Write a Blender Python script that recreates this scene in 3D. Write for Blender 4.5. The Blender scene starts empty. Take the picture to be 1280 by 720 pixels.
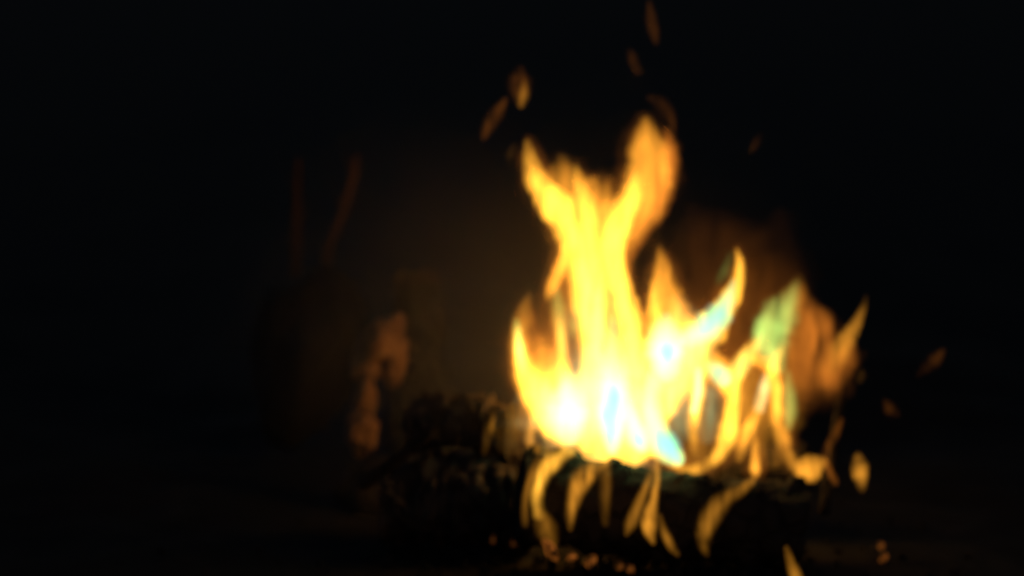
import bpy, bmesh, math, random
from mathutils import Vector, Matrix, noise, Euler

random.seed(7)
S = bpy.context.scene
C = S.collection
R = math.radians

# ------------------------------------------------------------------ camera
PITCH = 8.0
CAM_Y = -3.0
CAM_Z = 0.335 + 3.0 * math.tan(R(PITCH))
cam_d = bpy.data.cameras.new('camera')
cam = bpy.data.objects.new('camera', cam_d)
C.objects.link(cam)
cam.location = (0, CAM_Y, CAM_Z)
cam.rotation_euler = (R(90 - PITCH), 0, 0)
cam_d.sensor_width = 36
DIST = 3.0 / math.cos(R(PITCH))
cam_d.lens = 36 * DIST / 1.28
cam_d.clip_end = 2000
cam_d.dof.use_dof = True          # soft, slightly missed focus of a small cine camera
cam_d.dof.focus_distance = 2.40
cam_d.dof.aperture_fstop = 2.4
S.camera = cam

# ------------------------------------------------------------------ night sky
W = bpy.data.worlds.new('World')
S.world = W
W.use_nodes = True
wn = W.node_tree.nodes
bg = wn['Background']
sky = wn.new('ShaderNodeTexSky')
sky.sky_type = 'NISHITA'
sky.sun_disc = False
sky.sun_elevation = R(.2)
sky.sun_rotation = R(140)
sky.ozone_density = 2.0
W.node_tree.links.new(sky.outputs[0], bg.inputs[0])
bg.inputs[1].default_value = 0.13

# ------------------------------------------------------------------ exposure
S.view_settings.view_transform = 'Standard'
S.view_settings.look = 'None'
S.view_settings.exposure = 0
S.view_settings.gamma = 1
S.cycles.max_bounces = 5
S.cycles.volume_bounces = 0
S.cycles.transparent_max_bounces = 64
S.cycles.use_denoising = True
S.cycles.sample_clamp_indirect = 1.0
S.cycles.sample_clamp_direct = 30.0


def at(px, py, Y):
    """the point at depth Y on the sight line through a picture point"""
    hx = 18.0 / cam_d.lens
    d = Vector(((px - 640) / 640 * hx, (360 - py) / 640 * hx, -1))
    d = Euler((R(90 - PITCH), 0, 0)).to_matrix() @ d
    t = (Y - CAM_Y) / d.y
    return Vector((0, CAM_Y, CAM_Z)) + d * t


def mm(Y):
    """metres per picture pixel at depth Y"""
    return 0.001 * (Y - CAM_Y) / 3.0


def ground_at(px, py):
    a = at(px, py, 0)
    o = Vector((0, CAM_Y, CAM_Z))
    d = a - o
    return o + d * (-o.z / d.z)


# ------------------------------------------------------------------ the fire's own light
def fire_light(name, loc, energy, radius, col=(1, .46, .16)):
    d = bpy.data.lights.new(name, 'POINT')
    d.energy = energy
    d.color = col
    d.shadow_soft_size = radius
    o = bpy.data.objects.new(name, d)
    C.objects.link(o)
    o.location = loc
    return o


fire_light('fire_light', at(745, 420, .07), 0.40, .05)
fire_light('fire_light', at(775, 470, -.07), 0.06, .04)
fire_light('fire_light', at(930, 470, .07), 0.10, .04)
fire_light('fire_light', at(770, 600, -.21), 0.03, .03)    # added beside the small curling flames to lift the log's dark front


# ------------------------------------------------------------------ helpers
def link(name, me, mat=None, parent=None):
    o = bpy.data.objects.new(name, me)
    C.objects.link(o)
    if mat:
        me.materials.append(mat)
    if parent:
        o.parent = parent
    return o


def tag(o, label=None, cat=None, group=None, kind=None):
    if label: o['label'] = label
    if cat: o['category'] = cat
    if group: o['group'] = group
    if kind: o['kind'] = kind
    return o


def empty(name, loc, label, cat, group=None):
    o = bpy.data.objects.new(name, None)
    C.objects.link(o)
    o.location = loc
    o.empty_display_size = .05
    return tag(o, label, cat, group)


def part(name, me, mat, parent):
    """child whose mesh is already in world coordinates"""
    o = link(name, me, mat, parent)
    o.matrix_parent_inverse = Matrix.Translation(-parent.location)
    return o


def mesh_from_bm(bm, name, smooth=True):
    bmesh.ops.recalc_face_normals(bm, faces=bm.faces[:])
    me = bpy.data.meshes.new(name)
    bm.to_mesh(me)
    bm.free()
    if smooth:
        for p in me.polygons: p.use_smooth = True
    return me


def catmull(pts, n):
    """resample rows of numbers along a smooth curve"""
    out = []
    P = [pts[0]] + list(pts) + [pts[-1]]
    for i in range(1, len(P) - 2):
        a, b, c, d = P[i - 1], P[i], P[i + 1], P[i + 2]
        for k in range(n):
            t = k / n
            out.append([.5 * (2 * b[j] + (c[j] - a[j]) * t + (2 * a[j] - 5 * b[j] + 4 * c[j] - d[j]) * t * t
                              + (3 * b[j] - a[j] - 3 * c[j] + d[j]) * t ** 3) for j in range(len(b))])
    out.append(list(pts[-1]))
    return out


# ------------------------------------------------------------------ materials
def new_mat(name):
    m = bpy.data.materials.new(name)
    m.use_nodes = True
    m.node_tree.nodes.clear()
    return m, m.node_tree.nodes, m.node_tree.links


_fm = {}


def flame_mat(col, strength):
    """burning gas: glows through its whole depth, no surface"""
    if col == ORANGE and strength >= 60:
        col = (1.0, .45, .038)         # the hotter tongues burn a lighter yellow
    key = (col, strength)
    if key in _fm: return _fm[key]
    m, n, l = new_mat('flame_gas')
    out = n.new('ShaderNodeOutputMaterial')
    e = n.new('ShaderNodeEmission')
    e.inputs[0].default_value = (*col, 1)
    e.inputs[1].default_value = strength
    if col != WHITE:                   # streaks of thicker and thinner gas, drawn out upwards
        tc = n.new('ShaderNodeTexCoord')
        mp = n.new('ShaderNodeMapping')
        mp.inputs['Scale'].default_value = (1, .7, .22)
        nz = n.new('ShaderNodeTexNoise')
        nz.inputs['Scale'].default_value = 78 if strength >= 20 else 58
        nz.inputs['Detail'].default_value = 2.5
        nz.inputs['Distortion'].default_value = .7
        mr = n.new('ShaderNodeMapRange')
        mr.inputs[1].default_value, mr.inputs[2].default_value = .30, .70
        lo = .12 if strength >= 40 else .25 if strength >= 20 else (.0 if strength > 5 else .6)
        mr.inputs[3].default_value, mr.inputs[4].default_value = strength * lo, strength * (2 - lo)
        l.new(tc.outputs['Object'], mp.inputs[0]); l.new(mp.outputs[0], nz.inputs['Vector'])
        l.new(nz.outputs['Fac'], mr.inputs[0]); l.new(mr.outputs[0], e.inputs[1])
    if col == WHITE:                   # the hottest gas also swallows the red glow behind it
        ab = n.new('ShaderNodeVolumeAbsorption')
        ab.inputs[0].default_value = (0, .97, .97, 1)
        ab.inputs[1].default_value = strength * 2.05
        ad = n.new('ShaderNodeAddShader')
        l.new(e.outputs[0], ad.inputs[0]); l.new(ab.outputs[0], ad.inputs[1])
        l.new(ad.outputs[0], out.inputs['Volume'])
    else:
        l.new(e.outputs[0], out.inputs['Volume'])
    _fm[key] = m
    return m


ORANGE = (1.0, .385, .032)
RED = (1.0, .28, .026)
GREEN = (.50, .85, .17)
TEAL = (.55, .85, .42)
WHITE = (.74, 1.0, .74)
PALE = (.55, .55, .24)
GAS = {'p': PALE, 'o': ORANGE, 'r': RED, 'g': GREEN, 't': TEAL, 'w': WHITE}


def rough_mat(name, stops, scale, rough=.9, bump=.6, detail=8, stretch=(1, 1, 1), crack=None, spec=.08):
    m, n, l = new_mat(name)
    out = n.new('ShaderNodeOutputMaterial')
    b = n.new('ShaderNodeBsdfPrincipled')
    b.inputs['Roughness'].default_value = rough
    b.inputs['Specular IOR Level'].default_value = spec
    tc = n.new('ShaderNodeTexCoord')
    mp = n.new('ShaderNodeMapping')
    mp.inputs['Scale'].default_value = stretch
    l.new(tc.outputs['Object'], mp.inputs[0])
    nz = n.new('ShaderNodeTexNoise')
    nz.inputs['Scale'].default_value = scale
    nz.inputs['Detail'].default_value = detail
    nz.inputs['Roughness'].default_value = .65
    l.new(mp.outputs[0], nz.inputs['Vector'])
    cr = n.new('ShaderNodeValToRGB')
    els = cr.color_ramp.elements
    els[0].position, els[0].color = stops[0][0], (*stops[0][1], 1)
    els[1].position, els[1].color = stops[-1][0], (*stops[-1][1], 1)
    for p, c in stops[1:-1]:
        e = els.new(p); e.color = (*c, 1)
    l.new(nz.outputs['Fac'], cr.inputs[0])
    col = cr.outputs[0]
    height = nz.outputs['Fac']
    if crack:
        v = n.new('ShaderNodeTexVoronoi')
        v.feature = 'DISTANCE_TO_EDGE'
        v.inputs['Scale'].default_value = crack
        l.new(mp.outputs[0], v.inputs['Vector'])
        r = n.new('ShaderNodeMapRange')
        r.inputs[2].default_value = .12
        l.new(v.outputs['Distance'], r.inputs[0])
        mu = n.new('ShaderNodeMath'); mu.operation = 'MULTIPLY'
        l.new(r.outputs[0], mu.inputs[0]); l.new(nz.outputs['Fac'], mu.inputs[1])
        height = mu.outputs[0]
    bp = n.new('ShaderNodeBump')
    bp.inputs['Strength'].default_value = bump
    bp.inputs['Distance'].default_value = .01
    l.new(height, bp.inputs['Height'])
    l.new(bp.outputs[0], b.inputs['Normal'])
    l.new(col, b.inputs['Base Color'])
    l.new(b.outputs[0], out.inputs[0])
    return m


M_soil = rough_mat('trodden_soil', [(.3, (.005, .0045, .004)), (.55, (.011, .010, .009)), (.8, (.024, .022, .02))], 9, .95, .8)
M_char = rough_mat('charred_wood', [(.3, (.012, .010, .009)), (.6, (.028, .024, .020)), (.8, (.06, .052, .044))], 14, .8, 1.0, crack=34, stretch=(1, 1, 1))
M_wood = rough_mat('scorched_end_grain', [(.3, (.03, .018, .010)), (.6, (.10, .055, .028)), (.85, (.16, .09, .045))], 30, .85, .6)
M_bark = rough_mat('rough_bark', [(.3, (.014, .010, .007)), (.55, (.04, .026, .018)), (.8, (.08, .055, .04))], 18, .92, 1.0, stretch=(1, 1, .25), crack=20)
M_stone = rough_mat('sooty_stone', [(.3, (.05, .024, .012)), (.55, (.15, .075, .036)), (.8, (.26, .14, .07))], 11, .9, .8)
M_pile = rough_mat('smoked_bark', [(.3, (.02, .015, .011)), (.55, (.055, .04, .03)), (.8, (.10, .075, .056))], 16, .92, 1.0, crack=18)
M_dark_stone = rough_mat('near_black_stone', [(.3, (.006, .005, .0045)), (.55, (.014, .011, .009)), (.8, (.028, .022, .018))], 11, .9, .8)  # near-black version of the stone colour
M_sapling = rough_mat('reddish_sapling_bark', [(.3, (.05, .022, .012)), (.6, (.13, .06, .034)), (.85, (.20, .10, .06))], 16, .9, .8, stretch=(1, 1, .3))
M_ash = rough_mat('grey_ash', [(.3, (.008, .0075, .007)), (.6, (.018, .017, .016)), (.85, (.04, .038, .036))], 40, .98, .5)


def ember_mat(k):
    m, n, l = new_mat('glowing_ember')
    out = n.new('ShaderNodeOutputMaterial')
    b = n.new('ShaderNodeBsdfPrincipled')
    b.inputs['Base Color'].default_value = (.02, .016, .014, 1)
    b.inputs['Roughness'].default_value = .95
    tc = n.new('ShaderNodeTexCoord')
    nz = n.new('ShaderNodeTexNoise')
    nz.inputs['Scale'].default_value = 130
    nz.inputs['Detail'].default_value = 4
    l.new(tc.outputs['Object'], nz.inputs['Vector'])
    cr = n.new('ShaderNodeValToRGB')
    cr.color_ramp.elements[0].position = .42
    cr.color_ramp.elements[0].color = (0, 0, 0, 1)
    cr.color_ramp.elements[1].position = .68
    cr.color_ramp.elements[1].color = (1, .28, .035, 1)
    l.new(nz.outputs['Fac'], cr.inputs[0])
    l.new(cr.outputs[0], b.inputs['Emission Color'])
    b.inputs['Emission Strength'].default_value = k * .24
    l.new(b.outputs[0], out.inputs[0])
    return m


# ------------------------------------------------------------------ ground: one sheet, finer round the fire
def make_ground():
    bm = bmesh.new()
    n = 150
    ext = 700.0
    def warp(t):                       # -1..1 -> metres, fine in the middle
        s = 1 if t >= 0 else -1
        a = abs(t)
        return s * (2.6 * a + (ext - 2.6) * a ** 9)
    vs = []
    for j in range(n + 1):
        for i in range(n + 1):
            x, y = warp(i / n * 2 - 1), warp(j / n * 2 - 1)
            r = math.hypot(x, y)
            f = min(1, max(0, (r - .15) / .7))
            z = .035 * noise.fractal(Vector((x * 2.1, y * 2.1, 3.1)), 1.0, 2.1, 5) * f if r < 12 else 0
            z += .004 * noise.noise(Vector((x * 21, y * 21, 1)))
            vs.append(bm.verts.new((x, y, z - .012)))
    for j in range(n):
        for i in range(n):
            a = j * (n + 1) + i
            bm.faces.new((vs[a], vs[a + 1], vs[a + n + 2], vs[a + n + 1]))
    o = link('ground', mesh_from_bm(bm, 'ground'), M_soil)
    tag(o, 'bare dark trodden soil under and around the fire', kind='structure')
    return o


make_ground()


# ------------------------------------------------------------------ solid things
def log_mesh(a, b, r0, r1, seed, knots=(), seg=26, rings=44, bend=0.0, flat_cracks=.010):
    """a rough round of timber from a to b, open ended; returns body mesh and the two end rings"""
    bm = bmesh.new()
    ax = (b - a).normalized()
    up = Vector((0, 0, 1)) if abs(ax.z) < .9 else Vector((1, 0, 0))
    u = ax.cross(up).normalized()
    v = u.cross(ax).normalized()
    rows = []
    for i in range(rings + 1):
        t = i / rings
        c = a.lerp(b, t) + v * bend * math.sin(math.pi * t)
        row = []
        for k in range(seg):
            th = 2 * math.pi * k / seg
            d = u * math.cos(th) + v * math.sin(th)
            r = r0 + (r1 - r0) * t
            p = Vector((math.cos(th) * 1.3, math.sin(th) * 1.3, t * 6 + seed * 7.3))
            r *= 1 + .16 * noise.fractal(p * 1.1, 1, 2, 4)
            ridge = noise.noise(Vector((math.cos(th) * 5, math.sin(th) * 5, t * 3 + seed)))
            r += flat_cracks * (abs(ridge) - .25)
            cell = noise.voronoi(Vector((math.cos(th) * 3.2, math.sin(th) * 3.2, t * 13 + seed)))[0]
            r -= flat_cracks * .9 * max(0, .16 - (cell[1] - cell[0])) / .16
            for (kt, kth, kr) in knots:
                dd = ((t - kt) * (b - a).length / kr) ** 2 + ((math.atan2(math.sin(th - kth), math.cos(th - kth))) * r0 / kr) ** 2
                r += kr * .8 * math.exp(-dd)
            row.append(bm.verts.new(c + d * r))
        rows.append(row)
    for i in range(rings):
        for k in range(seg):
            bm.faces.new((rows[i][k], rows[i][(k + 1) % seg], rows[i + 1][(k + 1) % seg], rows[i + 1][k]))
    ends = [[w.co.copy() for w in rows[0]], [w.co.copy() for w in rows[-1]]]
    bmesh.ops.recalc_face_normals(bm, faces=bm.faces[:])
    return bm, ends


def end_cap(ring, inset, seed):
    """the sawn or burnt end of a log, ring by ring, slightly dished"""
    bm = bmesh.new()
    c = sum(ring, Vector()) / len(ring)
    nrm = (ring[0] - c).cross(ring[len(ring) // 3] - c).normalized()
    rows = []
    for j in range(6):
        f = 1 - j / 6
        row = []
        for k, p in enumerate(ring):
            q = c + (p - c) * f * (.995 if j == 0 else 1)
            q += nrm * (inset * (1 - f) + .004 * noise.noise(q * 60 + Vector((seed, 0, 0))) * (1 if j else 0))
            row.append(bm.verts.new(q))
        rows.append(row)
    n = len(ring)
    for j in range(5):
        for k in range(n):
            bm.faces.new((rows[j][k], rows[j][(k + 1) % n], rows[j + 1][(k + 1) % n], rows[j + 1][k]))
    bm.faces.new(rows[-1])
    return mesh_from_bm(bm, 'end_grain')


def make_log(name, a, b, r0, r1, seed, label, mat, end_mat, group=None, cat='log', **kw):
    e = empty(name, (a + b) / 2 - Vector((0, 0, min(r0, r1))), label, cat, group)
    bm, ends = log_mesh(a, b, r0, r1, seed, **kw)
    part('charred_bark', mesh_from_bm(bm, 'charred_bark'), mat, e)
    part('end_grain', end_cap(ends[0], .006, seed), end_mat, e)
    part('end_grain', end_cap(ends[1], .006, seed + 1), end_mat, e)
    return e


LOGS = 'logs burning in the fire'
make_log('charred_log', at(650, 622, -.075), at(1000, 655, -.055), .062, .054, 1.0,
         'thick black charred log across the front of the fire, small flames licking its side',
         M_char, M_char, LOGS, knots=((.30, 1.6, .012), (.62, 1.2, .014)), bend=-.004)
make_log('charred_log', at(690, 590, .20), at(1010, 592, .10), .045, .04, 4.0,
         'burning log behind the front log, buried under the yellow flames', M_char, M_char, LOGS)
make_log('charred_log', at(512, 536, .08), at(640, 540, .05), .034, .040, 7.0,
         'dark log left of the flames, upper of two stacked, top edge against brown glow', M_pile, M_char, LOGS, bend=.012, flat_cracks=.016)
make_log('charred_log', at(482, 632, .05), at(662, 632, .03), .056, .062, 8.0,
         'dark log under the stacked one left of the flames, lying on the ground', M_pile, M_char, LOGS, bend=.008, flat_cracks=.016)
make_log('firewood_stick', at(452, 606, -.02), at(538, 544, -.03), .009, .006, 12.0,
         'thin stick slanting up against the two stacked logs left of the fire', M_bark, M_char, None, 'stick', rings=24, flat_cracks=.003)
make_log('firewood_stick', at(1030, 640, -.02), at(1050, 500, .10), .008, .006, 13.0,
         'thin dark stick standing at the right end of the front log', M_char, M_char, None, 'stick', rings=24, flat_cracks=.003)


def stone_mesh(c, r, seed, amp=.28, rot=0):
    bm = bmesh.new()
    bmesh.ops.create_icosphere(bm, subdivisions=4, radius=1)
    rm = Euler((rot * .3, rot, rot * .7)).to_matrix()
    for v in bm.verts:
        p = v.co.copy()
        d = 1 + amp * noise.fractal(p * 1.0 + Vector((seed * 5.1, 0, 0)), 1, 2, 5)
        cell = noise.voronoi(p * 1.3 + Vector((seed, seed, 0)))[0]
        d *= 1 - amp * .5 * (cell[0])
        v.co = c + rm @ Vector((p.x * r[0] * d, p.y * r[1] * d, p.z * r[2] * d))
    return mesh_from_bm(bm, 'stone')


def make_stone(px, py, Y, w, h, seed, label, amp=.28, rot=0, depth=1.0, mat=M_stone):
    c = at(px, py, Y)
    s = mm(Y) / 2
    o = link('stone', stone_mesh(Vector((0, 0, 0)), (w * s, (w + h) / 2 * s * depth, h * s), seed, amp, rot), mat)
    o.location = c
    return tag(o, label, 'stone', 'rough stones left of the fire')


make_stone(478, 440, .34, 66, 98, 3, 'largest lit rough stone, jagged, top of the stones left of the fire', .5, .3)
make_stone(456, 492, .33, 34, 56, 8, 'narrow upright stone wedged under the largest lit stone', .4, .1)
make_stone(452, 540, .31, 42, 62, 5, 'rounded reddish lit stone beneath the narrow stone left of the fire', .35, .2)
make_stone(462, 612, .30, 74, 92, 11, 'dark lowest stone of the pile left of the fire, on the ground', .35, .5, mat=M_dark_stone)


def make_stump():
    base = ground_at(528, 628)
    base = Vector((at(528, 600, .55).x, .55, 0))
    top = at(522, 352, .55)
    e = empty('tree_stump', base, 'broken bark covered stump standing dim behind the stones', 'stump')
    bm, ends = log_mesh(base + Vector((0, 0, -.03)), top, .055, .038, 21, seg=28, rings=40, flat_cracks=.016)
    bm.verts.ensure_lookup_table()
    part('bark', mesh_from_bm(bm, 'bark'), M_char, e)
    # splintered top
    bm = bmesh.new()
    c = sum(ends[1], Vector()) / len(ends[1])
    n = len(ends[1])
    low = [bm.verts.new(p) for p in ends[1]]
    hi = []
    for k, p in enumerate(ends[1]):
        hh = .012 + .03 * abs(noise.noise(Vector((k * 1.7, 3, 1))))
        hi.append(bm.verts.new(c + (p - c) * .8 + Vector((0, 0, hh))))
    mid = bm.verts.new(c + Vector((0, 0, .002)))
    for k in range(n):
        bm.faces.new((low[k], low[(k + 1) % n], hi[(k + 1) % n], hi[k]))
        bm.faces.new((hi[k], hi[(k + 1) % n], mid))
    part('splintered_top', mesh_from_bm(bm, 'splintered_top', False), M_bark, e)


make_stump()


def make_sapling(pts, Y, label, seed):
    P = catmull([(at(x, y, Y + dy).x, Y + dy, at(x, y, Y + dy).z, w * mm(Y) / 2) for x, y, w, dy in pts], 8)
    base = Vector((P[-1][0], P[-1][1], 0))
    e = empty('bare_sapling', base, label, 'sapling', 'bare stems behind the stones')
    bm = bmesh.new()
    rows = []
    for i, (x, y, z, r) in enumerate(P):
        rows.append([bm.verts.new((x + math.cos(a) * r * (1 + .2 * noise.noise(Vector((i * .6, a, seed)))),
                                   y + math.sin(a) * r, z)) for a in [2 * math.pi * k / 9 for k in range(9)]])
    for i in range(len(rows) - 1):
        for k in range(9):
            bm.faces.new((rows[i][k], rows[i][(k + 1) % 9], rows[i + 1][(k + 1) % 9], rows[i + 1][k]))
    bm.faces.new(rows[0]); bm.faces.new(rows[-1])
    part('trunk', mesh_from_bm(bm, 'trunk'), M_sapling, e)
    for q in range(3):
        i = 6 + q * 5
        if i >= len(P): break
        x, y, z, r = P[i]
        bm = bmesh.new()
        s = 1 if q % 2 else -1
        L = .05
        tip = bm.verts.new((x + s * L * .5, y + .02, z + L))
        ring = [bm.verts.new((x + math.cos(a) * r * .5, y + math.sin(a) * r * .5, z - .004)) for a in [2 * math.pi * k / 6 for k in range(6)]]
        for k in range(6): bm.faces.new((ring[k], ring[(k + 1) % 6], tip))
        bm.faces.new(ring)
        part('twig', mesh_from_bm(bm, 'twig'), M_sapling, e)


def to_ground(x, Y):
    """picture row of the ground under picture column x at depth Y"""
    lo, hi = -400, 1400
    for _ in range(40):
        m = (lo + hi) / 2
        if at(x, m, Y).z > 0: lo = m
        else: hi = m
    return lo


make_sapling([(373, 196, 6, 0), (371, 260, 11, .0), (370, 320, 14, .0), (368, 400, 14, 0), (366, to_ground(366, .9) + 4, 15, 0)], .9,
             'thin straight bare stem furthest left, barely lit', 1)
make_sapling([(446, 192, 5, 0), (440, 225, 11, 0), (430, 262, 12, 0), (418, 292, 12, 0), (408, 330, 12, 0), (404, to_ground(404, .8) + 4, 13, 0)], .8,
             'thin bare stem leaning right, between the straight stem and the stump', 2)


o = make_stone(388, 440, .66, 150, 240, 17, 'large black boulder added to hide the feet of the two bare stems', .3, .2, mat=M_dark_stone)  # added where there is only dark, covers the firelit lower stems
del o['group']


# ash and charcoal crumbs round the foot of the logs
def make_ash():
    bm = bmesh.new()
    rnd = random.Random(3)
    for i in range(500):
        a, rr = rnd.uniform(0, 2 * math.pi), abs(rnd.gauss(0, .17))
        x, y = .15 + math.cos(a) * rr * 1.5, -.02 + math.sin(a) * rr
        s = rnd.uniform(.002, .008)
        z = -.006 + s * .3
        m = Matrix.Translation((x, y, z)) @ Euler((rnd.uniform(0, 6), rnd.uniform(0, 6), rnd.uniform(0, 6))).to_matrix().to_4x4() @ Matrix.Diagonal((s, s * rnd.uniform(.5, 1), s * .6, 1))
        r = bmesh.ops.create_icosphere(bm, subdivisions=1, radius=1, matrix=m)
        for v in r['verts']:
            v.co += Vector((rnd.uniform(-1, 1), rnd.uniform(-1, 1), rnd.uniform(-1, 1))) * s * .2
    o = link('ash', mesh_from_bm(bm, 'ash', False), M_ash)
    tag(o, 'grey ash and charcoal crumbs strewn under the logs', 'ash', kind='stuff')


make_ash()


# ------------------------------------------------------------------ embers
def make_ember(px, py, w, h, k, label, Y=-.15, seed=0):
    s = mm(Y) / 2
    o = link('ember', stone_mesh(Vector((0, 0, 0)), (w * s, w * s, h * s), 30 + seed, .4, seed), ember_mat(k))
    o.location = at(px, py, Y)
    return tag(o, label, 'ember', 'embers round the foot of the front log')


make_ember(687, 686, 34, 13, 1.6, 'long bright ember under the left end of the front log', -.14, 1)
make_ember(714, 696, 14, 12, 1.4, 'small round ember just right of the long bright ember', -.14, 2)
make_ember(738, 702, 18, 11, 1.1, 'flat orange ember second right of the long bright ember', -.14, 3)
make_ember(775, 708, 10, 8, .6, 'tiny dim ember, left one of the pair below the middle flames', -.14, 4)
make_ember(788, 711, 12, 9, .7, 'tiny dim ember, right one of the pair below the middle flames', -.14, 5)
make_ember(1101, 682, 12, 11, .8, 'small red ember, upper of two alone at the lower right', .015, 6)
make_ember(1104, 697, 16, 13, .9, 'small red ember, lower of two alone at the lower right', -.035, 7)
make_ember(616, 675, 12, 6, .35, 'very faint ember left of the front log, the left one', -.025, 8)
make_ember(644, 678, 12, 6, .35, 'very faint ember left of the front log, the right one', -.025, 9)


# ------------------------------------------------------------------ flames
_seed = [0]


def tongue_mesh(pts, Y, strength, wob=.12, seg=28, lean=0.0, soft=None):
    """a closed body of burning gas along a line of (x, y, width px, glow): the glow asked for sets how deep the gas is"""
    _seed[0] += 1
    sd = _seed[0] * 3.7
    n = 7
    P = catmull(pts, n)
    L = len(P)
    soft = soft or (1.9 if strength == 61 else 1.2 if strength >= 40 else (1.45 if strength >= 20 else 1.9))    # thin gas frays out more at its edge
    wide = 1 + (soft - .5) * .36
    bm = bmesh.new()
    rows = []
    for i, (x, y, w, k) in enumerate(P):
        a, b = P[max(0, i - 2)], P[min(L - 1, i + 2)]
        tx, ty = b[0] - a[0], b[1] - a[1]
        m = math.hypot(tx, ty) or 1
        nx, ny = -ty / m, tx / m
        yy = Y + lean * (i / L - .5) + .012 * noise.noise(Vector((i * .13, sd, 0)))
        c = at(x, y, yy)
        side = (at(x + nx, y + ny, yy) - c)
        half = wide * max(w, .6) * (1 + wob * noise.noise(Vector((i * .21, sd, 2))) + (0 if soft == 2.3 else .16) * noise.noise(Vector((i * .55, sd, 5)))) / 2
        # never wider than the bend it lies in, so the gas body does not fold over itself
        i0, i1 = max(0, i - 3), min(L - 1, i + 3)
        d0, d1 = (P[i][0] - P[i0][0], P[i][1] - P[i0][1]), (P[i1][0] - P[i][0], P[i1][1] - P[i][1])
        l0, l1 = math.hypot(*d0), math.hypot(*d1)
        if l0 > .1 and l1 > .1:
            cs = max(-1, min(1, (d0[0] * d1[0] + d0[1] * d1[1]) / l0 / l1))
            ang = math.acos(cs)
            if ang > .05:
                half = min(half, .7 * (l0 + l1) / 2 / ang)
        dep = max(k, .004) / strength / 2
        row = []
        for q in range(seg):
            th = 2 * math.pi * q / seg
            f = 1 + wob * noise.noise(Vector((math.cos(th) * 1.2 + sd, math.sin(th) * 1.2, i * .12)))
            u = math.cos(th)
            sn = math.sin(th)
            g = 1 + .38 * noise.noise(Vector((u * (1.0 + w / 22) + sd, 4.4 if sn > 0 else 7.7, i * .17)))
            lens = math.copysign(.94 * abs(sn) ** (2 * soft) + .06 * abs(sn), sn)
            row.append(bm.verts.new(c + side * (half * f * u) + Vector((0, dep * g * lens, 0))))
        rows.append(row)
    for i in range(L - 1):
        for q in range(seg):
            bm.faces.new((rows[i][q], rows[i][(q + 1) % seg], rows[i + 1][(q + 1) % seg], rows[i + 1][q]))
    for row, j, e in ((rows[0], 1, 0), (rows[-1], -2, -1)):
        c = sum((v.co for v in row), Vector()) / seg
        c2 = sum((v.co for v in rows[j]), Vector()) / seg
        r = (row[0].co - c).length
        d = (c - c2).normalized() if (c - c2).length > 1e-9 else Vector((0, 0, 1))
        tip = bm.verts.new(c + d * r * .7)
        ring = [bm.verts.new(c + (v.co - c) * .72 + d * r * .45) for v in row]
        for q in range(seg):
            bm.faces.new((row[q], row[(q + 1) % seg], ring[(q + 1) % seg], ring[q]))
            bm.faces.new((ring[q], ring[(q + 1) % seg], tip))
    return mesh_from_bm(bm, 'flame_tongue')


def flame(label, tongues, cat='flame', group=None, name='flame'):
    """tongues: (gas, strength per metre, depth Y, points[, part name])"""
    if len(tongues) == 1:
        g, s, Y, pts = tongues[0][:4]
        me = tongue_mesh(pts, Y, s, soft=2.3 if group == LICK else (3.0 if group == WISP else None))
        c = at(pts[-1][0], pts[-1][1], Y)
        me.transform(Matrix.Translation(-c))
        o = link(name, me, flame_mat(GAS[g], s))
        o.location = c
        return tag(o, label, cat, group)
    extra = []
    for t in tongues:
        if group == MAIN and t[0] == 'o' and t[1] >= 25:      # cooler gas round every bright tongue
            extra.append(('r', 12, t[2] + .004, [(x, y, w + 13, min(.16, .10 + .02 * k) * min(1, k / .5)) for x, y, w, k in t[3]], 'flame_fringe'))
    tongues = list(tongues) + extra
    low = max((p for t in tongues for p in t[3]), key=lambda p: p[1])
    e = empty(name, at(low[0], low[1], tongues[0][2]), label, cat, group)
    for t in tongues:
        g, s, Y, pts = t[:4]
        me = tongue_mesh(pts, Y, s, soft=2.3 if group == LICK else (3.0 if group == WISP else None))
        part(t[4] if len(t) > 4 else 'flame_tongue', me, flame_mat(GAS[g], s), e)
    return e


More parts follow.
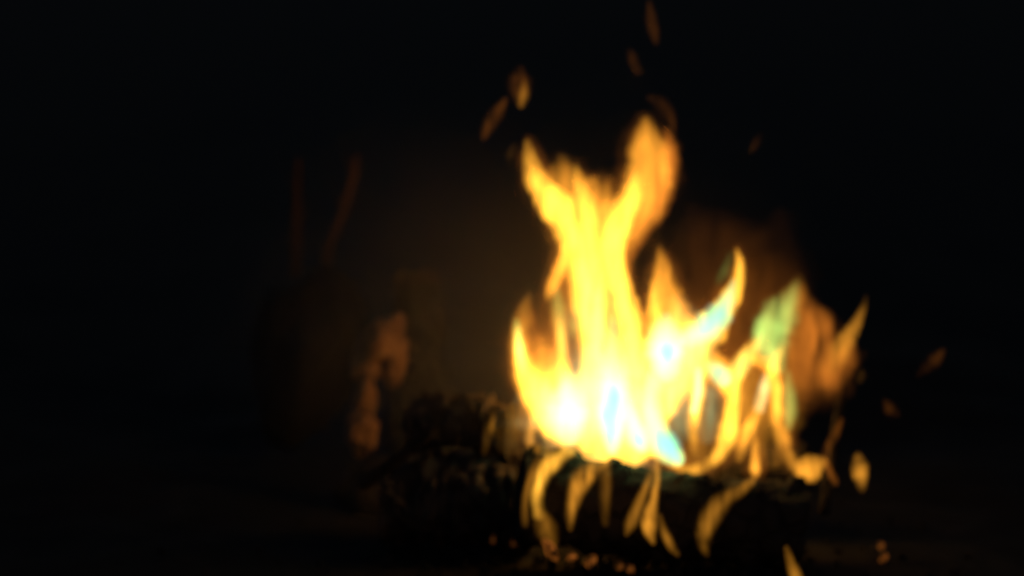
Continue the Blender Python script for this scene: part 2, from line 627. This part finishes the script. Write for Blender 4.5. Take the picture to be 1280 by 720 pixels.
LICK = 'small flames curling round the front log'
WISP = 'loose wisps of flame in the dark'
MAIN = 'flames standing on the logs'
flame('tall forked yellow flame in the middle, two horns rising above all others', [
    # left horn
    ('o', 60, .04, [(659, 176, 6, .15), (663, 200, 18, .7), (671, 225, 25, 1.8), (688, 250, 34, 2.6), (706, 274, 36, 2.6), (717, 305, 28, 2.2), (722, 350, 24, 1.5), (726, 390, 20, .6)]),
    # hump and web between the horns
    ('o', 25, .07, [(702, 200, 16, .10), (704, 222, 44, .5), (714, 245, 66, .8), (730, 268, 78, .8), (740, 300, 72, .7), (744, 340, 66, .5), (750, 380, 66, .25)]),
    ('o', 25, .06, [(752, 238, 50, .12), (752, 262, 62, .5), (752, 300, 50, .45), (752, 340, 36, .15)]),
    ('o', 60, .05, [(719, 206, 8, .10), (726, 236, 18, 1.0), (735, 264, 22, 1.3), (740, 300, 24, 1.3), (742, 350, 28, 1.6), (744, 400, 36, 1.9), (746, 440, 36, 1.2)]),
    # right horn, dull outer sheet
    ('o', 25, .07, [(808, 150, 14, .15), (808, 172, 36, .7), (811, 198, 46, 1.0), (809, 225, 52, 1.0), (800, 252, 50, .9), (788, 280, 38, .7), (778, 310, 24, .4), (774, 334, 8, .1)]),
    ('r', 25, .08, [(832, 162, 8, .1), (836, 186, 18, .5), (834, 218, 26, .7), (822, 250, 28, .6), (804, 284, 22, .5), (791, 312, 14, .3), (784, 334, 6, .08)]),
    # right horn, bright strand running down
    ('o', 60, .05, [(806, 205, 10, .10), (794, 236, 24, .9), (779, 266, 30, 2.4), (768, 300, 27, 2.8), (768, 330, 25, 2.8), (779, 366, 25, 2.8), (790, 410, 28, 2.8), (796, 460, 34, 2.2)]),
    # column
    ('o', 60, .06, [(742, 290, 50, .3), (744, 340, 54, .7), (752, 380, 68, 1.0), (762, 420, 72, 1.6), (765, 460, 78, 2.4), (766, 500, 104, 3.0), (768, 530, 108, 3.2), (770, 558, 90, 2.6)]),
    ('o', 60, .05, [(724, 325, 10, .3), (735, 365, 22, 1.5), (742, 410, 28, 2.0), (744, 450, 34, 2.4), (740, 500, 42, 2.6), (736, 530, 42, 2.6), (736, 554, 28, 1.6)]),
    # loose strand on the left
    ('o', 40, .04, [(716, 290, 14, .8), (708, 314, 15, 1.5), (698, 340, 16, 1.6), (689, 362, 13, 1.0), (683, 376, 6, .15)]),
    ('o', 20, .10, [(728, 336, 16, .10), (722, 364, 24, .25), (716, 392, 26, .3), (712, 414, 18, .15)]),
    ('g', 20, .10, [(733, 360, 10, 0.08), (726, 384, 16, 0.26), (720, 406, 16, 0.26), (716, 418, 10, 0.10)]),
    # broad foot
    ('o', 60, .03, [(700, 462, 30, .6), (700, 490, 50, 2.6), (704, 522, 60, 3.4), (707, 544, 42, 2.5)]),
    ('o', 60, .03, [(782, 430, 40, .6), (786, 490, 64, 2.6), (792, 530, 66, 3.2), (800, 562, 42, 2.0)]),
    ('o', 60, .04, [(824, 430, 44, .8), (822, 490, 48, 2.8), (815, 526, 40, 3.2), (824, 554, 32, 3.2), (846, 575, 22, 2.4)]),
    ('p', 20, -.01, [(742, 330, 40, .04), (748, 400, 80, .16), (752, 450, 120, .34), (757, 490, 170, .55), (760, 530, 170, .55), (764, 560, 130, .3)]),
    # white hot hearts
    ('w', 61, -.02, [(714, 470, 17, 0.18), (711, 500, 36, 0.85), (709, 525, 40, 1.00), (712, 546, 28, 0.54)], 'white_hot_core'),
    ('w', 61, -.02, [(766, 400, 10, 0.09), (768, 450, 26, 0.32), (767, 490, 30, 1.17), (766, 525, 28, 1.44), (765, 562, 13, 0.72)], 'white_hot_core'),
    ('w', 61, -.02, [(782, 490, 10, 0.14), (788, 520, 16, 0.63), (797, 545, 22, 1.17), (804, 560, 15, 0.63)], 'white_hot_core'),
    ('w', 61, -.02, [(813, 470, 13, 0.14), (814, 510, 19, 0.45), (822, 540, 24, 0.90), (838, 564, 26, 1.35), (850, 576, 13, 0.63)], 'white_hot_core'),
    ('w', 61, -.02, [(740, 440, 28, 0.09), (742, 480, 43, 0.27), (738, 520, 39, 0.27), (738, 545, 22, 0.09)], 'white_hot_core'),
], group=MAIN)

flame('curled flame at the left edge of the fire with an upright greenish rim', [
    ('o', 25, .05, [(661, 368, 7, .06), (654, 394, 20, .3), (648, 416, 22, .6), (650, 440, 26, .9), (660, 470, 32, 1.2), (672, 500, 30, 1.0), (680, 520, 20, .4)]),
    ('o', 60, .04, [(646, 408, 8, .2), (649, 436, 14, 1.8), (655, 462, 22, 2.4), (668, 488, 34, 2.8), (684, 516, 38, 2.8), (696, 540, 26, 1.8)]),
    ('g', 25, .03, [(646, 400, 6, 0.13), (648, 428, 12, 1.04), (651, 448, 11, 0.91), (656, 470, 8, 0.26)]),
    ('o', 30, .07, [(680, 430, 30, .15), (683, 452, 36, 1.0), (688, 484, 42, 2.0), (694, 520, 38, 1.8), (698, 545, 20, .8)]),
    ('r', 12, .11, [(668, 376, 24, .04), (674, 402, 44, .14), (678, 430, 56, .26), (682, 458, 52, .3)]),
    ('g', 20, .08, [(696, 358, 8, 0.05), (699, 390, 14, 0.26), (702, 420, 12, 0.39), (704, 440, 8, 0.20)]),
    ('o', 20, .09, [(695, 356, 10, .08), (698, 388, 20, .35), (701, 420, 16, .5), (703, 445, 10, .3)]),
    ('o', 60, .06, [(699, 396, 8, .2), (702, 432, 12, 1.6), (705, 468, 18, 2.4), (708, 510, 24, 2.2)]),
    ('t', 20, .03, [(667, 490, 6, 0.13), (671, 512, 10, 0.21), (670, 536, 8, 0.10)]),
    ('o', 25, .0, [(670, 514, 14, .2), (665, 536, 12, .5), (663, 552, 11, .5), (668, 568, 10, .2)]),
], group=MAIN)

flame('pointed yellow flame just right of the tall forked flame', [
    ('o', 40, .06, [(824, 308, 6, .10), (827, 334, 22, .7), (831, 360, 34, 1.1), (836, 388, 48, 1.7), (842, 415, 58, 2.6), (848, 445, 64, 3.2), (847, 475, 50, 2.8), (838, 502, 26, 1.6), (830, 520, 12, .5)]),
    ('o', 60, .05, [(817, 350, 8, .15), (817, 390, 16, 1.2), (819, 430, 22, 2.2), (820, 470, 24, 2.2), (818, 500, 18, 1.0)]),
    ('w', 61, .0, [(833, 398, 19, 0.18), (832, 424, 34, 1.08), (833, 446, 36, 1.17), (834, 470, 24, 0.45)], 'white_hot_core'),
    ('p', 20, .01, [(846, 380, 30, .06), (852, 410, 60, .3), (854, 440, 74, .55), (846, 480, 54, .45), (838, 510, 30, .15)]),
], group=MAIN)

flame('horn shaped flame curving up and right from the pointed flame', [
    ('o', 60, .03, [(921, 312, 4, .25), (925, 332, 11, .9), (920, 356, 17, 1.6), (909, 380, 28, 2.2), (893, 404, 37, 2.6), (872, 422, 40, 2.8), (850, 434, 38, 2.6)]),
    ('w', 61, -.015, [(918, 350, 5, 0.14), (909, 376, 17, 0.54), (897, 396, 26, 0.99), (880, 412, 28, 0.90), (860, 424, 19, 0.45)], 'white_hot_core'),
    ('g', 20, .05, [(914, 316, 6, 0.03), (907, 338, 12, 0.09), (897, 354, 8, 0.03)]),
], group=MAIN)

flame('net of thin yellow flame strands right of the pointed flame, above the log', [
    # pale upright strand
    ('o', 60, .02, [(868, 448, 14, 1.0), (874, 476, 15, 2.4), (869, 508, 16, 2.4), (866, 532, 14, 1.4), (868, 556, 9, .5), (870, 572, 5, .2)]),
    ('w', 61, -.015, [(873, 462, 7, 0.27), (873, 486, 9, 0.81), (868, 514, 9, 0.54)], 'white_hot_core'),
    # joining sheet with pale green middle
    ('o', 40, .04, [(856, 438, 30, 1.0), (876, 448, 34, 1.8), (894, 462, 32, 1.9), (910, 482, 24, 1.5), (918, 500, 14, .6)]),
    ('o', 40, .03, [(952, 422, 10, .2), (942, 434, 18, .9), (930, 450, 22, 1.3), (918, 468, 26, 1.5), (908, 486, 22, .8)]),
    ('w', 40, -.01, [(886, 456, 12, .2), (898, 466, 22, .7), (908, 478, 18, .5)], 'white_hot_core'),
    ('g', 25, .02, [(946, 428, 12, 0.26), (932, 448, 18, 0.78), (920, 464, 20, 0.78), (908, 480, 14, 0.39)]),
    # left leg of the loop
    ('o', 60, .03, [(922, 470, 16, 1.0), (917, 500, 20, 2.0), (913, 530, 22, 2.4), (907, 554, 20, 1.6), (896, 572, 16, .9), (880, 583, 13, .5), (862, 588, 13, .55), (846, 582, 10, .3)]),
    # right leg of the loop
    ('o', 40, .02, [(938, 450, 14, .7), (952, 452, 16, 1.2), (962, 458, 14, 1.4)]),
    ('o', 50, .03, [(976, 434, 8, .4), (966, 460, 12, 1.7), (956, 486, 11, .7), (946, 512, 13, .9), (936, 536, 16, 1.4), (928, 556, 15, .9), (924, 574, 10, .25)]),
    ('o', 50, .04, [(966, 462, 16, .7), (970, 486, 15, 1.9), (971, 508, 16, 1.9), (973, 530, 17, .9), (979, 552, 18, .5), (984, 572, 13, .25), (992, 588, 8, .15)]),
    ('g', 20, .05, [(985, 466, 8, 0.13), (986, 490, 16, 0.33), (987, 514, 17, 0.33), (985, 536, 8, 0.13)]),
    ('t', 20, .05, [(957, 470, 8, 0.26), (954, 490, 14, 0.65), (949, 512, 12, 0.39)]),
    ('o', 14, .06, [(956, 470, 44, .2), (966, 500, 56, .30), (966, 540, 44, .28), (966, 574, 28, .1)]),
    ('o', 40, .01, [(944, 546, 6, .3), (944, 566, 10, 1.1), (944, 584, 12, 1.5), (944, 596, 7, .4)]),
    ('o', 20, .07, [(930, 466, 30, .3), (926, 500, 40, .35), (914, 540, 36, .25)]),
    # dull greenish gas in the gaps
    ('t', 10, .09, [(860, 500, 14, 0.07), (853, 520, 24, 0.16), (848, 545, 24, 0.08)]),
    ('t', 10, .09, [(892, 492, 28, 0.21), (887, 515, 28, 0.18), (884, 545, 24, 0.09)]),
    ('o', 8, .10, [(876, 480, 50, .10), (876, 530, 60, .12), (872, 575, 44, .08)]),
], group=MAIN)

flame('green tinged flame with a blunt top, right of the horn shaped flame', [
    ('g', 14, .03, [(996, 352, 8, 0.04), (987, 374, 24, 0.29), (974, 396, 38, 0.65), (965, 416, 42, 1.04), (966, 438, 32, 0.98), (972, 460, 18, 0.52)]),
    ('g', 14, .02, [(960, 394, 14, 0.13), (951, 414, 16, 0.52), (953, 434, 10, 0.20)]),
    ('o', 14, .04, [(999, 346, 10, .04), (993, 372, 34, .2), (978, 396, 48, .18), (966, 424, 50, .14), (972, 460, 34, .15)]),
], group=MAIN)

flame('dull orange flame at the right with a long thin spike pointing up right', [
    ('r', 10, .06, [(1000, 356, 10, .04), (1002, 380, 28, .2), (1004, 406, 38, .32), (1000, 434, 40, .34), (1000, 462, 36, .22), (1006, 492, 24, .05)]),
    ('r', 10, .07, [(1016, 380, 12, .05), (1024, 402, 30, .22), (1032, 424, 34, .24), (1036, 448, 30, .14), (1030, 476, 24, .08)]),
    ('r', 8, .08, [(1020, 400, 40, .05), (1022, 430, 70, .12), (1022, 462, 76, .14), (1010, 494, 50, .04)]),
    ('o', 20, .05, [(1083, 370, 4, .06), (1077, 390, 9, .3), (1068, 409, 14, .40), (1057, 427, 20, .40), (1046, 444, 26, .26), (1034, 462, 24, .08)]),
    ('r', 10, .05, [(1062, 424, 14, .06), (1058, 444, 24, .22), (1046, 466, 26, .2), (1028, 484, 20, .05)]),
], group=MAIN)

flame('faint brown veil of flame glowing in the gaps behind the brighter flames', [
    ('r', 2.2, .16, [(866, 262, 24, .006), (880, 300, 100, .025), (898, 350, 140, .055), (906, 400, 150, .10), (896, 450, 160, .13), (890, 510, 150, .08)]),
    ('r', 2.2, .17, [(976, 270, 24, .004), (962, 330, 80, .014), (950, 400, 110, .05), (985, 480, 110, .05)]),
    ('r', 3, .16, [(700, 340, 30, .04), (704, 380, 60, .14), (706, 430, 70, .18), (706, 480, 70, .14)]),
], group=MAIN)

flame('bright hooked flame curling over the left end of the front log', [
    ('o', 60, -.16, [(718, 564, 9.4, 0.381), (704, 568, 15.0, 1.047), (688, 580, 16.9, 1.333), (676, 600, 14.1, 1.142), (671, 622, 12.2, 0.762), (674, 645, 12.2, 0.333)]),
    ('o', 15, -.15, [(674, 640, 11.3, 0.190), (682, 660, 20.7, 0.152), (690, 678, 13.2, 0.076)])], group=LICK)
flame('thin dim outer flame hugging the left end of the front log', [
    ('o', 20, -.15, [(672, 560, 11.3, 0.286), (690, 566, 16.9, 0.286), (676, 578, 13.2, 0.286), (663, 600, 8.5, 0.286), (656, 628, 7.5, 0.209), (657, 656, 7.5, 0.076)])], group=LICK)
flame('second hooked flame from the left on the front log', [
    ('o', 40, -.16, [(764, 572, 8, .12), (750, 580, 13, .35), (736, 590, 18, .65), (725, 604, 18, .75), (718, 622, 14, .6), (714, 642, 10, .35), (713, 662, 6, .08)])], group=LICK)
flame('faint upright flame just right of the second hooked flame on the log', [
    ('o', 12, -.15, [(758, 572, 9.4, 0.133), (757, 600, 13.2, 0.133), (756, 630, 11.3, 0.095), (757, 656, 7.5, 0.028)])], group=LICK)
flame('thin slanting flame, left one of the close pair on the middle of the log', [
    ('o', 20, -.16, [(817, 584, 7.5, 0.286), (808, 608, 8.5, 0.286), (796, 634, 10.3, 0.267), (788, 656, 11.3, 0.267), (783, 668, 5.6, 0.076)])], group=LICK)
flame('drop shaped upright flame, right one of the close pair on the middle of the log', [
    ('o', 40, -.16, [(822, 578, 7.5, 0.476), (820, 602, 8.5, 0.476), (817, 624, 9.4, 0.524), (811, 646, 15.0, 0.857), (812, 664, 12.2, 0.666), (817, 680, 4.7, 0.143)])], group=LICK)
flame('faint flame trailing down right below the drop shaped flame', [
    ('o', 14, -.15, [(824, 644, 6.6, 0.114), (830, 664, 8.5, 0.190), (840, 684, 8.5, 0.190), (848, 694, 4.7, 0.048)])], group=LICK)
flame('broad hooked flame on the right part of the front log', [
    ('o', 30, -.15, [(941, 600, 8.5, 0.237), (926, 612, 12.2, 0.209), (906, 624, 16.9, 0.248), (890, 642, 18.8, 0.305), (881, 664, 16.9, 0.324), (880, 682, 11.3, 0.114), (884, 694, 5.6, 0.048)])], group=LICK)
flame('small flame at the bottom edge of the picture below the log', [
    ('o', 30, -.17, [(983, 684, 4.7, 0.095), (988, 702, 8.5, 0.333), (994, 718, 11.3, 0.476), (1000, 738, 9.4, 0.381)])], group=LICK)

flame('round orange flame like a bead at the right end of the front log', [
    ('o', 25, -.02, [(1030, 577, 12, .3), (1018, 582, 25, .8), (1008, 589, 30, 1.1), (999, 598, 16, .5)]),
    ('o', 15, -.02, [(988, 566, 8, .15), (994, 580, 12, .3), (1002, 590, 14, .3)])], group='small flames right of the log')
flame('leaf shaped orange flame alone right of the bead shaped flame', [
    ('o', 20, -.03, [(1073, 566, 6, .05), (1073, 575, 14, .35), (1075, 586, 18, .55), (1076, 596, 17, .55), (1077, 605, 12, .3), (1078, 615, 5, .05)])], group='small flames right of the log')
flame('faint angled flame between the bead and leaf shaped flames', [
    ('r', 10, -.01, [(1052, 524, 6, .05), (1044, 542, 9, .1), (1034, 562, 10, .10), (1034, 580, 9, .12), (1042, 598, 8, .2), (1046, 606, 4, .06)])], group='small flames right of the log')

flame('brightest loose wisp high above the left horn of the tall flame', [
    ('r', 8, .05, [(650, 86, 8.5, 0.020), (649, 100, 18.7, 0.050), (650, 116, 17.0, 0.050), (650, 130, 8.5, 0.020)]),
    ('o', 20, .05, [(656, 102, 5.1, 0.050), (654, 118, 9.3, 0.208), (651, 132, 6.8, 0.124)])], group=WISP)
flame('slanting loose wisp below left of the brightest wisp', [
    ('r', 10, .05, [(632, 124, 5.1, 0.025), (622, 140, 11.0, 0.065), (612, 156, 11.9, 0.085), (605, 172, 6.8, 0.050)])], group=WISP)
flame('topmost loose wisp at the upper edge of the picture', [
    ('r', 10, .06, [(812, 2, 5.1, 0.020), (813, 20, 9.3, 0.050), (817, 38, 9.3, 0.059), (820, 54, 5.1, 0.030)])], group=WISP)
flame('short loose wisp below left of the topmost wisp', [
    ('r', 10, .06, [(786, 62, 5.1, 0.020), (791, 75, 8.5, 0.040), (797, 90, 6.0, 0.025)])], group=WISP)
flame('faint arched wisp just above the right horn of the tall flame', [
    ('r', 10, .07, [(812, 122, 6.8, 0.015), (824, 128, 11.0, 0.035), (835, 143, 11.9, 0.040), (841, 158, 8.5, 0.035), (838, 172, 6.8, 0.030)])], group=WISP)
flame('tiny greenish wisp just left of the left horn', [
    ('o', 8, .06, [(643, 180, 4.2, 0.015), (638, 192, 6.8, 0.030), (635, 204, 4.2, 0.015)])], group=WISP)
flame('tiny red wisp alone high on the right', [
    ('r', 8, .08, [(950, 168, 4.2, 0.010), (946, 178, 7.6, 0.025), (939, 190, 4.2, 0.010)])], group=WISP)
flame('slanting red wisp furthest right in the dark', [
    ('r', 10, .0, [(1180, 438, 6.0, 0.015), (1170, 448, 11.0, 0.035), (1158, 460, 9.3, 0.027), (1148, 470, 5.1, 0.012)])], group=WISP)
flame('small brown wisp right of the spiked orange flame, low down', [
    ('r', 10, .0, [(1106, 502, 5.1, 0.015), (1112, 510, 11.9, 0.030), (1122, 518, 6.8, 0.015)])], group=WISP)
flame('small dull wisp just under the base of the long spike', [
    ('o', 10, .03, [(1078, 464, 5.1, 0.018), (1076, 470, 9.3, 0.041), (1074, 478, 5.1, 0.018)])], group=WISP)
flame('mottled brown glow added on the end of the stacked log, left of the curled flame', [  # dim glowing gas stands in for firelight on the log end
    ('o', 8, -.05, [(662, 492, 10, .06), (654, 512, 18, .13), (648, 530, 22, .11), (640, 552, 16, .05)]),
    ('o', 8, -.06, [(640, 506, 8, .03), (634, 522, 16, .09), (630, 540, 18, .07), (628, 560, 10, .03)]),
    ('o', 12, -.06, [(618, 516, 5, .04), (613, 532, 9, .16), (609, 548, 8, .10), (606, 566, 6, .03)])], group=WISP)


# ------------------------------------------------------------------ thin smoke added for the warm glow left of the flames
def make_glow_smoke():
    bm = bmesh.new()
    bmesh.ops.create_icosphere(bm, subdivisions=4, radius=1)
    c = at(606, 430, .20)
    for v in bm.verts:                 # thickest in the middle, thinning out to nothing all round
        p = v.co.copy()
        d = 1 + .16 * noise.fractal(p * 1.3 + Vector((9, 2, 0)), 1, 2, 4)
        q = (1 - min(1, p.x * p.x + p.z * p.z)) ** 3.0
        v.co = Vector((p.x * .48 * d, (math.copysign(q, p.y) * .97 + .03 * p.y) * .27, p.z * .42 * d))
    m, n, l = new_mat('glow_smoke')
    out = n.new('ShaderNodeOutputMaterial')
    sc = n.new('ShaderNodeVolumeScatter')
    sc.inputs['Color'].default_value = (.75, .72, .66, 1)
    sc.inputs['Density'].default_value = SMOKE
    l.new(sc.outputs[0], out.inputs['Volume'])
    o = link('smoke', mesh_from_bm(bm, 'smoke'), m)
    o.location = c
    tag(o, 'thin smoke added for the brown glow behind and left of the flames', 'smoke', kind='stuff')


SMOKE = .165
make_glow_smoke()
